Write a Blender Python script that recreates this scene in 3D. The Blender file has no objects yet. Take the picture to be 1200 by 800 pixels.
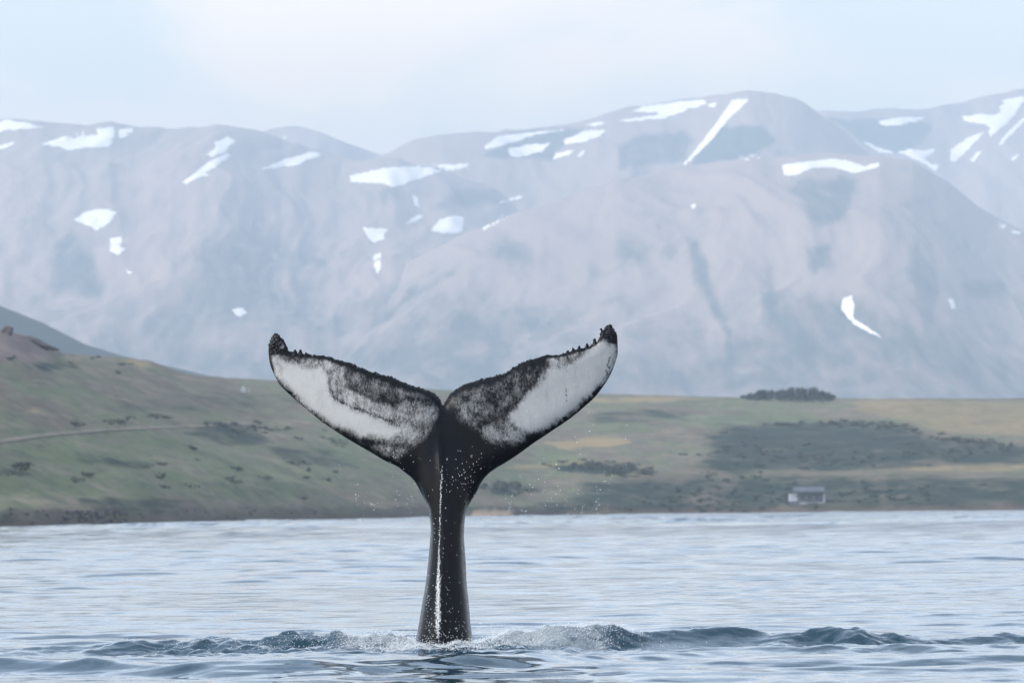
import bpy, bmesh, math, random
import numpy as np
from mathutils import Vector, Matrix, geometry, noise as mnoise
from mathutils.bvhtree import BVHTree

sc = bpy.context.scene
COL = sc.collection
rng = np.random.default_rng(7)
random.seed(7)

# ------------------------------------------------------------------ camera
CAM_H = 1.75
F = 200.0 / 36.0 * 1200.0            # focal length in units of a 1200 wide frame
PITCH = math.atan(197.0 / F)
ROLL = 0.0105
fw = Vector((0, math.cos(PITCH), math.sin(PITCH)))
up0 = Vector((0, -math.sin(PITCH), math.cos(PITCH)))
rt0 = Vector((1, 0, 0))
rt = rt0 * math.cos(ROLL) - up0 * math.sin(ROLL)
up = up0 * math.cos(ROLL) + rt0 * math.sin(ROLL)
cam = bpy.data.cameras.new('camera')
cam.lens = 200
cam.sensor_width = 36
cam.clip_start = 0.5
cam.clip_end = 60000
cam.dof.use_dof = True
cam.dof.focus_distance = 72.5
cam.dof.aperture_fstop = 4.8
co = bpy.data.objects.new('camera', cam)
M = Matrix(((rt.x, up.x, -fw.x, 0), (rt.y, up.y, -fw.y, 0), (rt.z, up.z, -fw.z, CAM_H), (0, 0, 0, 1)))
co.matrix_world = M
COL.objects.link(co)
sc.camera = co

# ------------------------------------------------------------------ sky, sun, exposure
SUN_EL = math.radians(34)
SUN_AZ = math.radians(-112)            # bearing of the sun from +Y (clockwise); behind the camera to the left
w = bpy.data.worlds.new('World')
sc.world = w
w.use_nodes = True
nt = w.node_tree
nt.nodes.clear()
def N(tree, typ, **kw):
    n = tree.nodes.new(typ)
    for k, v in kw.items():
        setattr(n, k, v)
    return n
out = N(nt, 'ShaderNodeOutputWorld')
bg = N(nt, 'ShaderNodeBackground')
sky = N(nt, 'ShaderNodeTexSky', sky_type='NISHITA')
sky.sun_disc = False
sky.sun_elevation = SUN_EL
sky.sun_rotation = SUN_AZ
sky.air_density = 1.0
sky.dust_density = 1.0
sky.ozone_density = 1.0
tc = N(nt, 'ShaderNodeTexCoord')
mp = N(nt, 'ShaderNodeMapping')
mp.inputs['Scale'].default_value = (1.0, 1.0, 2.6)
nz = N(nt, 'ShaderNodeTexNoise')
nz.inputs['Scale'].default_value = 11.0
nz.inputs['Detail'].default_value = 5.0
nz.inputs['Roughness'].default_value = 0.5
nz.inputs['Distortion'].default_value = 0.3
cr = N(nt, 'ShaderNodeMapRange', interpolation_type='SMOOTHSTEP')
cr.inputs['From Min'].default_value = 0.40
cr.inputs['From Max'].default_value = 0.62
cr.inputs['To Min'].default_value = 0.3
cr.inputs['To Max'].default_value = 1.0
mx = N(nt, 'ShaderNodeMix', data_type='RGBA')
mx.inputs['B'].default_value = (10.6, 9.9, 9.2, 1)          # cloud brightness in the sky texture's own units
nt.links.new(tc.outputs['Generated'], mp.inputs['Vector'])
nt.links.new(mp.outputs['Vector'], nz.inputs['Vector'])
nt.links.new(nz.outputs['Fac'], cr.inputs['Value'])
nt.links.new(cr.outputs['Result'], mx.inputs['Factor'])
nt.links.new(sky.outputs['Color'], mx.inputs['A'])
# cloud above the view is brightened to lift the water's reflection, level higher up
sx = N(nt, 'ShaderNodeSeparateXYZ')
nt.links.new(tc.outputs['Generated'], sx.inputs[0])
el = N(nt, 'ShaderNodeMath', operation='MULTIPLY_ADD')
el.inputs[1].default_value = 3.4; el.inputs[2].default_value = 0.65
ab = N(nt, 'ShaderNodeMath', operation='MAXIMUM'); ab.inputs[1].default_value = 0.0
nt.links.new(sx.outputs['Z'], ab.inputs[0])
top = N(nt, 'ShaderNodeMath', operation='MINIMUM'); top.inputs[1].default_value = 0.24
nt.links.new(ab.outputs[0], top.inputs[0]); nt.links.new(top.outputs[0], el.inputs[0])
cb = N(nt, 'ShaderNodeVectorMath', operation='SCALE')
cc = N(nt, 'ShaderNodeMix', data_type='RGBA')               # low cloud is creamier, seen through more air
cc.inputs['A'].default_value = (9.2, 7.4, 5.5, 1)           # cloud brightness in the sky texture's own units
cc.inputs['B'].default_value = (8.4, 9.3, 10.5, 1)  # higher cloud tinted blue to colour the water's reflection
ct = N(nt, 'ShaderNodeMapRange', interpolation_type='SMOOTHSTEP')
ct.inputs['From Min'].default_value = 0.07; ct.inputs['From Max'].default_value = 0.19
nt.links.new(ab.outputs[0], ct.inputs['Value'])
nt.links.new(ct.outputs['Result'], cc.inputs['Factor'])
nt.links.new(cc.outputs['Result'], cb.inputs[0])
nt.links.new(el.outputs[0], cb.inputs['Scale'])
nt.links.new(cb.outputs[0], mx.inputs['B'])
# broken cloud closes up towards the horizon and opens overhead
gap = N(nt, 'ShaderNodeMapRange', interpolation_type='SMOOTHSTEP')
for k_, v_ in (('From Min', 0.08), ('From Max', 0.38), ('To Min', 1.0), ('To Max', 0.3)): gap.inputs[k_].default_value = v_
nt.links.new(ab.outputs[0], gap.inputs['Value'])
cov = N(nt, 'ShaderNodeMath', operation='MULTIPLY')
nt.links.new(cr.outputs['Result'], cov.inputs[0]); nt.links.new(gap.outputs['Result'], cov.inputs[1])
nt.links.new(cov.outputs[0], mx.inputs['Factor'])
nt.links.new(mx.outputs['Result'], bg.inputs['Color'])
bg.inputs['Strength'].default_value = 0.15
nt.links.new(bg.outputs['Background'], out.inputs['Surface'])

sun = bpy.data.lights.new('sun', 'SUN')
sun.energy = 4.0
sun.angle = math.radians(0.5)
sun.color = (1.0, 0.95, 0.88)
so = bpy.data.objects.new('sun', sun)
sd = Vector((math.sin(SUN_AZ) * math.cos(SUN_EL), math.cos(SUN_AZ) * math.cos(SUN_EL), math.sin(SUN_EL)))
so.rotation_euler = sd.to_track_quat('Z', 'Y').to_euler()
so.location = (0, 0, 500)
COL.objects.link(so)

sc.view_settings.view_transform = 'Standard'
sc.view_settings.look = 'None'
sc.view_settings.exposure = 0.66
sc.view_settings.gamma = 1.0
sc.cycles.max_bounces = 6
sc.cycles.volume_bounces = 0
sc.cycles.use_denoising = True

# ------------------------------------------------------------------ helpers
def link(name, me, mat=None, parent=None, smooth=True):
    o = bpy.data.objects.new(name, me)
    COL.objects.link(o)
    if mat is not None:
        for m_ in (mat if isinstance(mat, (list, tuple)) else [mat]):
            me.materials.append(m_)
    if parent is not None:
        o.parent = parent
    if smooth:
        me.polygons.foreach_set('use_smooth', np.ones(len(me.polygons), dtype=bool))
    return o

def mesh(name, verts, faces):
    me = bpy.data.meshes.new(name)
    me.from_pydata(verts if isinstance(verts, list) else [tuple(v) for v in verts], [], faces)
    me.update()
    return me

def quads_mesh(name, V, Q):
    """fast mesh from numpy arrays of verts (n,3) and faces (m,k)"""
    me = bpy.data.meshes.new(name)
    k = Q.shape[1]
    me.vertices.add(len(V))
    me.vertices.foreach_set('co', np.ascontiguousarray(V, dtype=np.float32).ravel())
    me.loops.add(Q.size)
    me.loops.foreach_set('vertex_index', np.ascontiguousarray(Q, dtype=np.int32).ravel())
    me.polygons.add(len(Q))
    me.polygons.foreach_set('loop_start', np.arange(0, Q.size, k, dtype=np.int32))
    me.polygons.foreach_set('loop_total', np.full(len(Q), k, dtype=np.int32))
    me.update(calc_edges=True)
    me.validate()
    return me

def grid_faces(nr, nc):
    i = np.arange(nr * nc).reshape(nr, nc)
    return np.stack([i[:-1, :-1], i[:-1, 1:], i[1:, 1:], i[1:, :-1]], -1).reshape(-1, 4)

def attr(me, name, vals):
    a = me.attributes.new(name, 'FLOAT', 'POINT')
    a.data.foreach_set('value', np.ascontiguousarray(vals, dtype=np.float32).ravel())

def tag(o, label=None, cat=None, kind=None, group=None):
    if label: o['label'] = label
    if cat: o['category'] = cat
    if kind: o['kind'] = kind
    if group: o['group'] = group
    return o

def ray_ue(px, py):
    """bearing x/y and elevation z/y of a point of the 1200x800 photograph"""
    px = np.asarray(px, float) - 600.0
    py = np.asarray(py, float) - 400.0
    d = [fw[i] * F + rt[i] * px - up[i] * py for i in range(3)]
    return d[0] / d[1], d[2] / d[1]

def to_px(X, Y, Z):
    Z = Z - CAM_H
    a = X * rt.x + Y * rt.y + Z * rt.z
    b = X * up.x + Y * up.y + Z * up.z
    c = X * fw.x + Y * fw.y + Z * fw.z
    return 600 + F * a / c, 400 - F * b / c

def at(px, py, Y):
    u, e = ray_ue(px, py)
    return Vector((float(u) * Y, Y, CAM_H + float(e) * Y))

# numpy value noise -------------------------------------------------
def _hash(ix, iy, seed):
    h = (ix.astype(np.int64) * 374761393 + iy.astype(np.int64) * 668265263 + seed * 1442695041) & 0x7fffffff
    h = ((h ^ (h >> 13)) * 1274126177) & 0x7fffffff
    h = h ^ (h >> 16)
    return (h & 0xffff) / 65535.0
def vnoise(x, y, seed=0):
    ix = np.floor(x); iy = np.floor(y)
    fx = x - ix; fy = y - iy
    fx = fx * fx * fx * (fx * (fx * 6 - 15) + 10); fy = fy * fy * fy * (fy * (fy * 6 - 15) + 10)
    a = _hash(ix, iy, seed); b = _hash(ix + 1, iy, seed)
    c = _hash(ix, iy + 1, seed); d = _hash(ix + 1, iy + 1, seed)
    return (a + (b - a) * fx) * (1 - fy) + (c + (d - c) * fx) * fy
def fbm(x, y, seed=0, octs=5, rough=0.5):
    s = 0; amp = 1; tot = 0
    for o in range(octs):
        s = s + amp * vnoise(x * 2 ** o + 17.3 * o, y * 2 ** o - 9.1 * o, seed + o)
        tot += amp; amp *= rough
    return s / tot * 2 - 1            # -1..1
def ridged(x, y, seed=0, octs=5, rough=0.5):
    s = 0; amp = 1; tot = 0
    for o in range(octs):
        s = s + amp * (1 - np.abs(2 * vnoise(x * 2 ** o + 5.7 * o, y * 2 ** o + 3.3 * o, seed + o) - 1))
        tot += amp; amp *= rough
    return s / tot
def smooth(a, b, x):
    t = np.clip((x - a) / (b - a), 0, 1)
    return t * t * (3 - 2 * t)

def poly_sd(px, py, poly):
    """signed distance (inside positive) from points to a polygon"""
    P = np.asarray(poly, float)
    d2 = np.full(px.shape, 1e18)
    ins = np.zeros(px.shape, bool)
    n = len(P)
    for i in range(n):
        ax, ay = P[i]; bx, by = P[(i + 1) % n]
        ex, ey = bx - ax, by - ay
        t = np.clip(((px - ax) * ex + (py - ay) * ey) / max(ex * ex + ey * ey, 1e-12), 0, 1)
        d2 = np.minimum(d2, (px - ax - t * ex) ** 2 + (py - ay - t * ey) ** 2)
        c = (ay > py) != (by > py)
        if ey != 0:
            ins ^= c & (px < (py - ay) / ey * ex + ax)
    d = np.sqrt(d2)
    return np.where(ins, d, -d)
def line_d(px, py, pts):
    d2 = np.full(px.shape, 1e18)
    for (ax, ay), (bx, by) in zip(pts[:-1], pts[1:]):
        ex, ey = bx - ax, by - ay
        t = np.clip(((px - ax) * ex + (py - ay) * ey) / max(ex * ex + ey * ey, 1e-12), 0, 1)
        d2 = np.minimum(d2, (px - ax - t * ex) ** 2 + (py - ay - t * ey) ** 2)
    return np.sqrt(d2)

# node material helper ----------------------------------------------
def material(name):
    m = bpy.data.materials.new(name)
    m.use_nodes = True
    t = m.node_tree
    b = t.nodes['Principled BSDF']
    return m, t, b
def n_attr(t, name):
    return N(t, 'ShaderNodeAttribute', attribute_name=name).outputs['Fac']
def n_noise(t, vec, scale, detail=5, rough=0.55, dist=0.0):
    n = N(t, 'ShaderNodeTexNoise')
    n.inputs['Scale'].default_value = scale
    n.inputs['Detail'].default_value = detail
    n.inputs['Roughness'].default_value = rough
    n.inputs['Distortion'].default_value = dist
    if vec is not None: t.links.new(vec, n.inputs['Vector'])
    return n.outputs['Fac']
def n_coord(t, scale=(1, 1, 1)):
    c = N(t, 'ShaderNodeTexCoord')
    m_ = N(t, 'ShaderNodeMapping')
    m_.inputs['Scale'].default_value = scale
    t.links.new(c.outputs['Object'], m_.inputs['Vector'])
    return m_.outputs['Vector']
def n_math(t, op, a, b=None, clamp=False):
    n = N(t, 'ShaderNodeMath', operation=op, use_clamp=clamp)
    for i, v in enumerate((a, b)):
        if v is None: continue
        if isinstance(v, (int, float)): n.inputs[i].default_value = v
        else: t.links.new(v, n.inputs[i])
    return n.outputs[0]
def n_mix(t, f, a, b):
    n = N(t, 'ShaderNodeMix', data_type='RGBA')
    for s, v in (('Factor', f), ('A', a), ('B', b)):
        if isinstance(v, (int, float)): n.inputs[s].default_value = v
        elif isinstance(v, tuple): n.inputs[s].default_value = (*v, 1)
        else: t.links.new(v, n.inputs[s])
    return n.outputs['Result']
def n_range(t, v, a, b, c=0.0, d=1.0, smooth=True):
    n = N(t, 'ShaderNodeMapRange', interpolation_type='SMOOTHSTEP' if smooth else 'LINEAR')
    t.links.new(v, n.inputs['Value'])
    for k, x in (('From Min', a), ('From Max', b), ('To Min', c), ('To Max', d)):
        n.inputs[k].default_value = x
    return n.outputs['Result']

# ------------------------------------------------------------------ materials of the setting
def mat_rock():
    m, t, b = material('mountain_rock')
    v1 = n_coord(t, (0.001, 0.0004, 0.001))
    n1 = n_noise(t, v1, 3.0, 8, 0.6)
    v2 = n_coord(t, (0.026, 0.003, 0.007))
    n2 = n_noise(t, v2, 1.0, 8, 0.65)
    moss_shade = n_attr(t, 'moss_shade')
    f = n_math(t, 'ADD', moss_shade, n_math(t, 'MULTIPLY', n_math(t, 'SUBTRACT', n1, 0.5), 1.1))
    f = n_math(t, 'ADD', f, n_math(t, 'MULTIPLY', n_math(t, 'SUBTRACT', n2, 0.5), 1.5))
    f = n_range(t, f, 0.0, 0.8)
    base = n_mix(t, n2, (0.20, 0.150, 0.132), (0.35, 0.265, 0.235))
    c = n_mix(t, f, base, (0.035, 0.050, 0.050))
    t.links.new(c, b.inputs['Base Color'])
    b.inputs['Roughness'].default_value = 0.95
    b.inputs['Specular IOR Level'].default_value = 0.1
    return m
M_ROCK = mat_rock()
def mat_snow():
    m, t, b = material('old_snow')
    n1 = n_noise(t, n_coord(t, (0.01, 0.01, 0.01)), 1.2, 6, 0.6)
    t.links.new(n_mix(t, n1, (0.80, 0.75, 0.68), (0.92, 0.87, 0.80)), b.inputs['Base Color'])
    b.inputs['Roughness'].default_value = 0.8
    return m
M_SNOW = mat_snow()

# ------------------------------------------------------------------ mountains
def interp(pts, x):
    p = np.array(sorted(pts), float)
    return np.interp(x, p[:, 0], p[:, 1])

SHADE_PATCHES = [  # blue shade on the mountain flanks, painted in as darker rock colour
    (0.75, 14, [(62, 285), (85, 272), (105, 290), (130, 330), (118, 350), (60, 345)]),
    (1.0, 5, [(808, 194), (843, 147), (890, 148), (912, 166), (880, 178), (830, 190)]),
    (1.0, 5, [(970, 138), (1017, 140), (1080, 143), (1092, 150), (1083, 172), (1050, 178), (1017, 171), (997, 155)]),
    (0.7, 6, [(720, 167), (800, 153), (815, 165), (800, 190), (723, 200)]),
    (0.8, 5, [(567, 180), (613, 150), (680, 150), (647, 187), (587, 186)]),
    (0.7, 10, [(500, 247), (533, 227), (567, 223), (587, 233), (560, 243)]),
    (0.5, 10, [(420, 222), (470, 222), (480, 236), (440, 240)]),
    (0.7, 7, [(806, 280), (820, 283), (833, 327), (852, 370), (863, 410), (860, 435), (843, 436), (847, 393), (830, 350), (813, 333)]),
    (0.6, 8, [(937, 290), (973, 280), (976, 313), (950, 320)]),
    (0.55, 8, [(895, 310), (905, 300), (910, 380), (880, 385)]),
    (0.6, 10, [(920, 215), (1010, 205), (985, 260), (960, 265)]),
    (0.6, 8, [(1065, 290), (1080, 285), (1105, 345), (1095, 380), (1070, 350)]),
    (0.6, 10, [(1120, 330), (1180, 325), (1185, 350), (1130, 350)]),
    (0.45, 25, [(880, 360), (1000, 340), (1100, 390), (1200, 380), (1200, 470), (860, 470)]),
    (0.5, 14, [(585, 270), (625, 290), (620, 310), (580, 310)]),
    (0.5, 14, [(730, 270), (760, 290), (745, 310), (725, 300)]),
    (0.5, 10, [(390, 420), (480, 340), (560, 300), (470, 360), (420, 430)]),
    (0.45, 25, [(200, 290), (290, 250), (400, 300), (350, 400), (150, 420), (200, 330)]),
    (0.5, 14, [(600, 400), (640, 390), (650, 440), (600, 440)]),
    (0.45, 20, [(480, 380), (540, 360), (600, 380), (560, 430), (480, 440)]),
]
def make_mountain(name, sky, Yr, Yb, seed, gul=1.0, ncol=620, nrow=170, x0=-160, x1=1360, conc=1.25, base_py=None):
    px = np.linspace(x0, x1, ncol)
    py = interp(sky, px)
    jag = fbm(px / 26, px * 0, seed + 3, 4) * 1.7 + fbm(px / 150, px * 0, seed + 5, 2) * 1.5
    py = py + jag * gul
    u, e = ray_ue(px, py)
    yr = Yr * (1 + 0.05 * fbm(px / 240, px * 0 + 3, seed + 9, 3))
    tt = np.concatenate([np.linspace(0, 1, nrow - 14), 1 + np.linspace(0.02, 0.5, 14)])
    U = np.repeat(u[None], len(tt), 0)
    T = np.repeat(tt[:, None], ncol, 1)
    YR = np.repeat(yr[None], len(tt), 0)
    H = np.repeat((CAM_H + e * yr)[None], len(tt), 0)
    Y = Yb + (YR - Yb) * T
    X = U * Y
    prof = np.where(T <= 1, np.clip(T, 0, 1) ** conc, 1 - (T - 1) * 0.55)
    Z = H * prof
    env = np.clip(T, 0, 1) ** 0.7 * np.clip(1.02 - T, 0, 1) ** 0.45
    env = np.where(T > 1, 0.12, env)
    wx = X + 260 * fbm(X / 900, Y / 1500, seed + 20, 3)
    big = ridged(wx / 1250, Y / 5200, seed + 30, 2) - 0.55
    mid = ridged(wx / 420, Y / 3000, seed + 40, 4) - 0.55
    small = fbm(X / 90, Y / 400, seed + 50, 4)
    gully = ridged(wx / 150 + Z / 700, Y / 2200, seed + 45, 3) - 0.55
    terr = fbm(X / 2600 + 4, Z / 95, seed + 60, 3)          # lava-bed terraces
    Z = Z + env * gul * (270 * big + 140 * mid + 60 * gully + 28 * small + 22 * terr)
    V = np.stack([X, Y, Z], -1).reshape(-1, 3)
    Q = grid_faces(len(tt), ncol)
    me = quads_mesh(name, V, Q)
    qx, qy = to_px(V[:, 0], V[:, 1], V[:, 2])
    moss_shade = np.full(len(V), 0.05)
    moss_shade += 0.46 * smooth(290, 450, qy)
    if Yr < 6000: moss_shade += 0.8
    for val, s, poly in SHADE_PATCHES:
        wob = 7 * fbm(qx / 22, qy / 40, seed + 70, 4)
        moss_shade = np.maximum(moss_shade, val * smooth(-s, s, poly_sd(qx + wob, qy + wob * 0.6, poly)))
    attr(me, 'moss_shade', moss_shade)
    o = link(name, me, M_ROCK)
    tag(o, kind='structure')
    bvh = BVHTree.FromPolygons([Vector(v) for v in V], [tuple(q) for q in Q])
    return o, bvh

MOUNT = []
MOUNT.append(make_mountain('mountain', [(-160, 150), (0, 143), (40, 144), (100, 147), (130, 143), (160, 149), (205, 151), (250, 151), (285, 161), (330, 175), (400, 184), (460, 186), (520, 200), (600, 230), (800, 300), (1360, 420)], 13200, 7600, 11))
MOUNT.append(make_mountain('mountain', [(-160, 300), (150, 215), (240, 176), (290, 160), (320, 152), (345, 150), (375, 156), (410, 170), (445, 181), (500, 200), (700, 300), (1360, 400)], 16000, 13000, 23, gul=0.6))
MOUNT.append(make_mountain('mountain', [(-160, 400), (200, 300), (380, 206), (455, 184), (490, 170), (520, 166), (560, 161), (620, 155), (690, 143), (740, 127), (800, 117), (840, 111), (880, 110), (910, 110), (940, 122), (965, 138), (990, 155), (1010, 175), (1040, 195), (1100, 240), (1200, 300), (1360, 380)], 14200, 9500, 37, gul=0.8))
MOUNT.append(make_mountain('mountain', [(-160, 420), (600, 300), (860, 160), (920, 143), (970, 137), (1010, 137), (1090, 134), (1130, 127), (1165, 115), (1200, 110), (1280, 104), (1360, 112)], 16500, 12500, 41, gul=0.8))
MOUNT.append(make_mountain('mountain', [(-160, 520), (260, 470), (355, 386), (420, 345), (500, 302), (590, 260), (650, 237), (720, 216), (800, 200), (880, 190), (950, 184), (1030, 183), (1070, 193), (1110, 216), (1150, 246), (1200, 276), (1280, 330), (1360, 370)], 11300, 7000, 53, gul=0.75))
MOUNT.append(make_mountain('mountain', [(-160, 310), (-60, 335), (0, 360), (50, 379), (100, 405), (140, 418), (200, 432), (260, 446), (400, 470), (1360, 560)], 4600, 3300, 67, gul=0.12, ncol=300, nrow=80))

# snow lies on the mountain flanks as sheets a few metres thick
def z3(p): return [(x / 3, 80 + y / 3) for x, y in p]
def z4(p): return [(400 + x / 3, 80 + y / 3) for x, y in p]
def z5(p): return [(800 + x / 3, 80 + y / 3) for x, y in p]
def z8(p): return [(800 + x / 3, 260 + y / 3) for x, y in p]
SNOW = [
    z3([(-60, 195), (0, 188), (30, 182), (90, 192), (150, 207), (100, 213), (30, 217), (0, 222), (-60, 225)]),
    z3([(-10, 275), (50, 258), (45, 270), (10, 285), (-10, 287)]),
    z3([(140, 268), (230, 240), (265, 245), (268, 225), (280, 245), (290, 220), (300, 238), (345, 232), (340, 213), (400, 205), (405, 240), (390, 250), (398, 262), (380, 278), (300, 278), (240, 288), (200, 275)]),
    z3([(418, 215), (470, 210), (465, 225), (430, 248), (418, 245)]),
    z3([(755, 260), (800, 242), (832, 255), (800, 275), (795, 295), (745, 310), (722, 305), (755, 285)]),
    z3([(640, 402), (740, 325), (800, 300), (810, 310), (760, 345), (720, 370), (740, 375), (700, 382), (655, 407)]),
    z3([(920, 355), (985, 325), (1090, 297), (1128, 300), (1125, 312), (1085, 320), (1050, 340), (960, 353)]),
    z3([(255, 535), (300, 505), (370, 493), (410, 508), (395, 535), (345, 570), (320, 555)]),
    z3([(388, 598), (425, 592), (430, 610), (420, 625), (440, 635), (410, 657), (388, 640)]),
    z3([(440, 708), (465, 715), (455, 725)]),
    z3([(960, 240), (1005, 240), (1005, 252), (965, 250)]),
    z4([(30, 378), (150, 350), (445, 335), (445, 350), (350, 362), (270, 390), (185, 417), (140, 402), (35, 402)]),
    z4([(248, 440), (265, 455), (275, 488), (258, 485)]),
    z4([(228, 545), (270, 512), (290, 520), (260, 540)]),
    z4([(75, 560), (165, 565), (150, 585), (155, 600), (115, 612), (95, 598)]),
    z4([(118, 650), (138, 650), (138, 700), (128, 722), (108, 685)]),
    z4([(315, 572), (350, 530), (400, 518), (428, 525), (428, 572), (390, 582)]),
    z4([(497, 562), (570, 513), (590, 518), (540, 550), (500, 570)]),
    z4([(552, 470), (630, 447), (640, 455), (560, 475)]),
    z4([(498, 280), (550, 240), (680, 224), (790, 216), (680, 235), (620, 255), (560, 275), (510, 285)]),
    z4([(583, 285), (660, 268), (735, 265), (700, 295), (620, 313), (595, 308)]),
    z4([(780, 255), (850, 222), (935, 215), (900, 245), (840, 262), (790, 265)]),
    z4([(740, 320), (755, 298), (815, 287), (800, 305)]),
    z4([(827, 308), (845, 290), (858, 290), (845, 310)]),
    z4([(855, 200), (900, 188), (930, 190), (890, 205)]),
    [(738, 131), (753, 125), (800, 119), (827, 117), (828, 122), (807, 128), (780, 138), (733, 143), (725, 141), (775, 134), (770, 132)],
    z5([(0, 338), (60, 270), (120, 190), (175, 112), (230, 107), (225, 118), (160, 180), (100, 255), (10, 342)]),
    z5([(88, 125), (120, 123), (115, 137), (92, 137)]),
    z5([(350, 340), (440, 328), (530, 318), (590, 325), (635, 345), (690, 332), (690, 345), (650, 358), (600, 367), (540, 350), (450, 350), (410, 375), (355, 378)]),
    z5([(195, 312), (265, 303), (275, 315), (220, 323)]),
    z5([(690, 185), (760, 174), (850, 170), (840, 183), (745, 202), (700, 200)]),
    z5([(635, 260), (670, 270), (740, 298), (690, 297)]),
    z5([(755, 293), (800, 285), (860, 290), (870, 280), (890, 285), (880, 300), (850, 315), (870, 335), (905, 340), (890, 358), (830, 325), (780, 305)]),
    z5([(985, 170), (1050, 160), (1100, 165), (1120, 150), (1110, 135), (1130, 125), (1120, 112), (1200, 98), (1200, 115), (1150, 185), (1080, 243), (1075, 225), (1085, 212), (1060, 195), (990, 188)]),
    z5([(940, 285), (1020, 235), (1060, 222), (1040, 250), (960, 330), (940, 325)]),
    z5([(1110, 265), (1150, 215), (1195, 178), (1230, 165), (1200, 190), (1150, 240), (1118, 272)]),
    z5([(1010, 325), (1035, 292), (1050, 295), (1025, 328)]),
    z5([(1155, 320), (1180, 300), (1185, 308), (1160, 326)]),
    z5([(1115, 545), (1135, 552), (1130, 562), (1115, 555)]),
    z5([(1155, 570), (1190, 573), (1185, 587), (1160, 580)]),
    z5([(28, 480), (45, 478), (48, 497), (32, 495)]),
    z8([(560, 270), (595, 260), (605, 310), (600, 335), (650, 370), (705, 408), (660, 390), (600, 355), (560, 310)]),
    z8([(935, 270), (950, 270), (960, 305), (945, 305)]),
    [(272, 362), (284, 360), (289, 367), (280, 371), (275, 368)],
]
CAMP = Vector((0, 0, CAM_H))
def cast(px, py, only=None):
    u, e = ray_ue(px, py)
    d = Vector((float(u), 1, float(e))).normalized()
    best = None
    for k, (o, bvh) in enumerate(MOUNT):
        if only is not None and k != only: continue
        h = bvh.ray_cast(CAMP, d)
        if h[0] is not None and (best is None or h[3] < best[3]):
            best = (k, h[0], d, h[3])
    return best
def refine(poly, step, jit, rs):
    out_ = []
    n = len(poly)
    for i in range(n):
        a = poly[i]; b = poly[(i + 1) % n]
        L = math.hypot(b[0] - a[0], b[1] - a[1])
        k = max(1, int(L / step))
        for j in range(k):
            f = j / k
            out_.append((a[0] + (b[0] - a[0]) * f + rs.uniform(-jit, jit), a[1] + (b[1] - a[1]) * f + rs.uniform(-jit, jit)))
    return out_
rs = random.Random(3)
for poly in SNOW:
    cx = sum(p[0] for p in poly) / len(poly); cy = sum(p[1] for p in poly) / len(poly)
    b_ = refine(poly, 2.4, 1.0, rs)
    xs = [p[0] for p in poly]; ys = [p[1] for p in poly]
    gx, gy = np.meshgrid(np.arange(min(xs), max(xs), 4.0), np.arange(min(ys), max(ys), 2.5))
    g = poly_sd(gx.ravel(), gy.ravel(), b_)
    pts = b_ + [(x, y) for x, y, d in zip(gx.ravel(), gy.ravel(), g) if d > 0.9]
    n = len(b_)
    r = geometry.delaunay_2d_cdt([Vector(p) for p in pts], [(i, (i + 1) % n) for i in range(n)], [], 1, 1e-4)
    vs = []; lay = []
    for v in r[0]:
        h = cast(v.x, v.y)
        if h is None: vs.append((0, 0, 0)); lay.append(-1)
        else:
            sd_ = poly_sd(np.array([v.x]), np.array([v.y]), b_)[0]
            p = h[1] - h[2] * (4.0 + 6.0 * min(1, max(0, sd_) / 2)); vs.append(tuple(p)); lay.append(h[0])
    for k in sorted(set(lay) - {-1}):          # a patch that crosses a ridge is split between its two mountains
        fs = [f for f in r[2] if all(lay[i] == k for i in f)]
        fs = [f for f in fs if max(vs[i][1] for i in f) - min(vs[i][1] for i in f) < 700]
        if len(fs) < 3: continue
        used = sorted({i for f in fs for i in f}); mp_ = {i: j for j, i in enumerate(used)}
        me = mesh('snow_patch', [vs[i] for i in used], [[mp_[i] for i in f] for f in fs])
        link('snow_patch', me, M_SNOW, MOUNT[k][0])

# ------------------------------------------------------------------ near shore: low hills across the fjord
SHORE_PX = [(-400, 628), (-200, 623.5), (0, 618.7), (100, 616.3), (200, 613.8), (300, 611.3), (400, 609), (520, 606.3), (640, 604), (760, 602.6), (900, 601), (1050, 599.6), (1200, 598), (1400, 596), (1600, 594)]
HILL_PX = [(-400, 330), (-200, 362), (-100, 374), (0, 385), (12, 387), (30, 392), (60, 404), (75, 413), (100, 416), (140, 418), (180, 424), (215, 436), (240, 440), (280, 443), (330, 446), (420, 451), (520, 457), (620, 460), (700, 462), (870, 466), (1000, 467), (1200, 466), (1400, 465), (1600, 464)]
ncol = 640
hpx = np.linspace(-400, 1600, ncol)
su, se = ray_ue(hpx, interp(SHORE_PX, hpx))
S = -CAM_H / se
_k = np.exp(-np.linspace(-2.5, 2.5, 41) ** 2); _k /= _k.sum()
S = np.convolve(np.pad(S, 20, mode='edge'), _k, mode='valid')
hu, he = ray_ue(hpx, interp(HILL_PX, hpx) + 0.8 * fbm(hpx / 25, hpx * 0, 5, 3))
R0 = np.interp(hpx, [-400, 0, 100, 200, 300, 600, 1200, 1600], [1250, 1350, 1500, 1700, 1900, 2300, 2450, 2450])
R = np.convolve(np.pad(R0, 20, mode='edge'), _k, mode='valid')
HH = CAM_H + he * R
tt = np.concatenate([[-0.06, -0.02], np.linspace(0, 0.04, 10), np.linspace(0.045, 1, 230), 1 + np.linspace(0.03, 0.6, 16)])
T = np.repeat(tt[:, None], ncol, 1)
U = np.repeat(su[None], len(tt), 0)
Y = S[None] + (R - S)[None] * T
X = U * Y
Tc = np.clip(T, 0, 1)
bank = 1.6 * smooth(0.0, 0.012, T)
prof = Tc ** 0.9
_k2 = np.exp(-np.linspace(-2.5, 2.5, 121) ** 2); _k2 /= _k2.sum()
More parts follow.
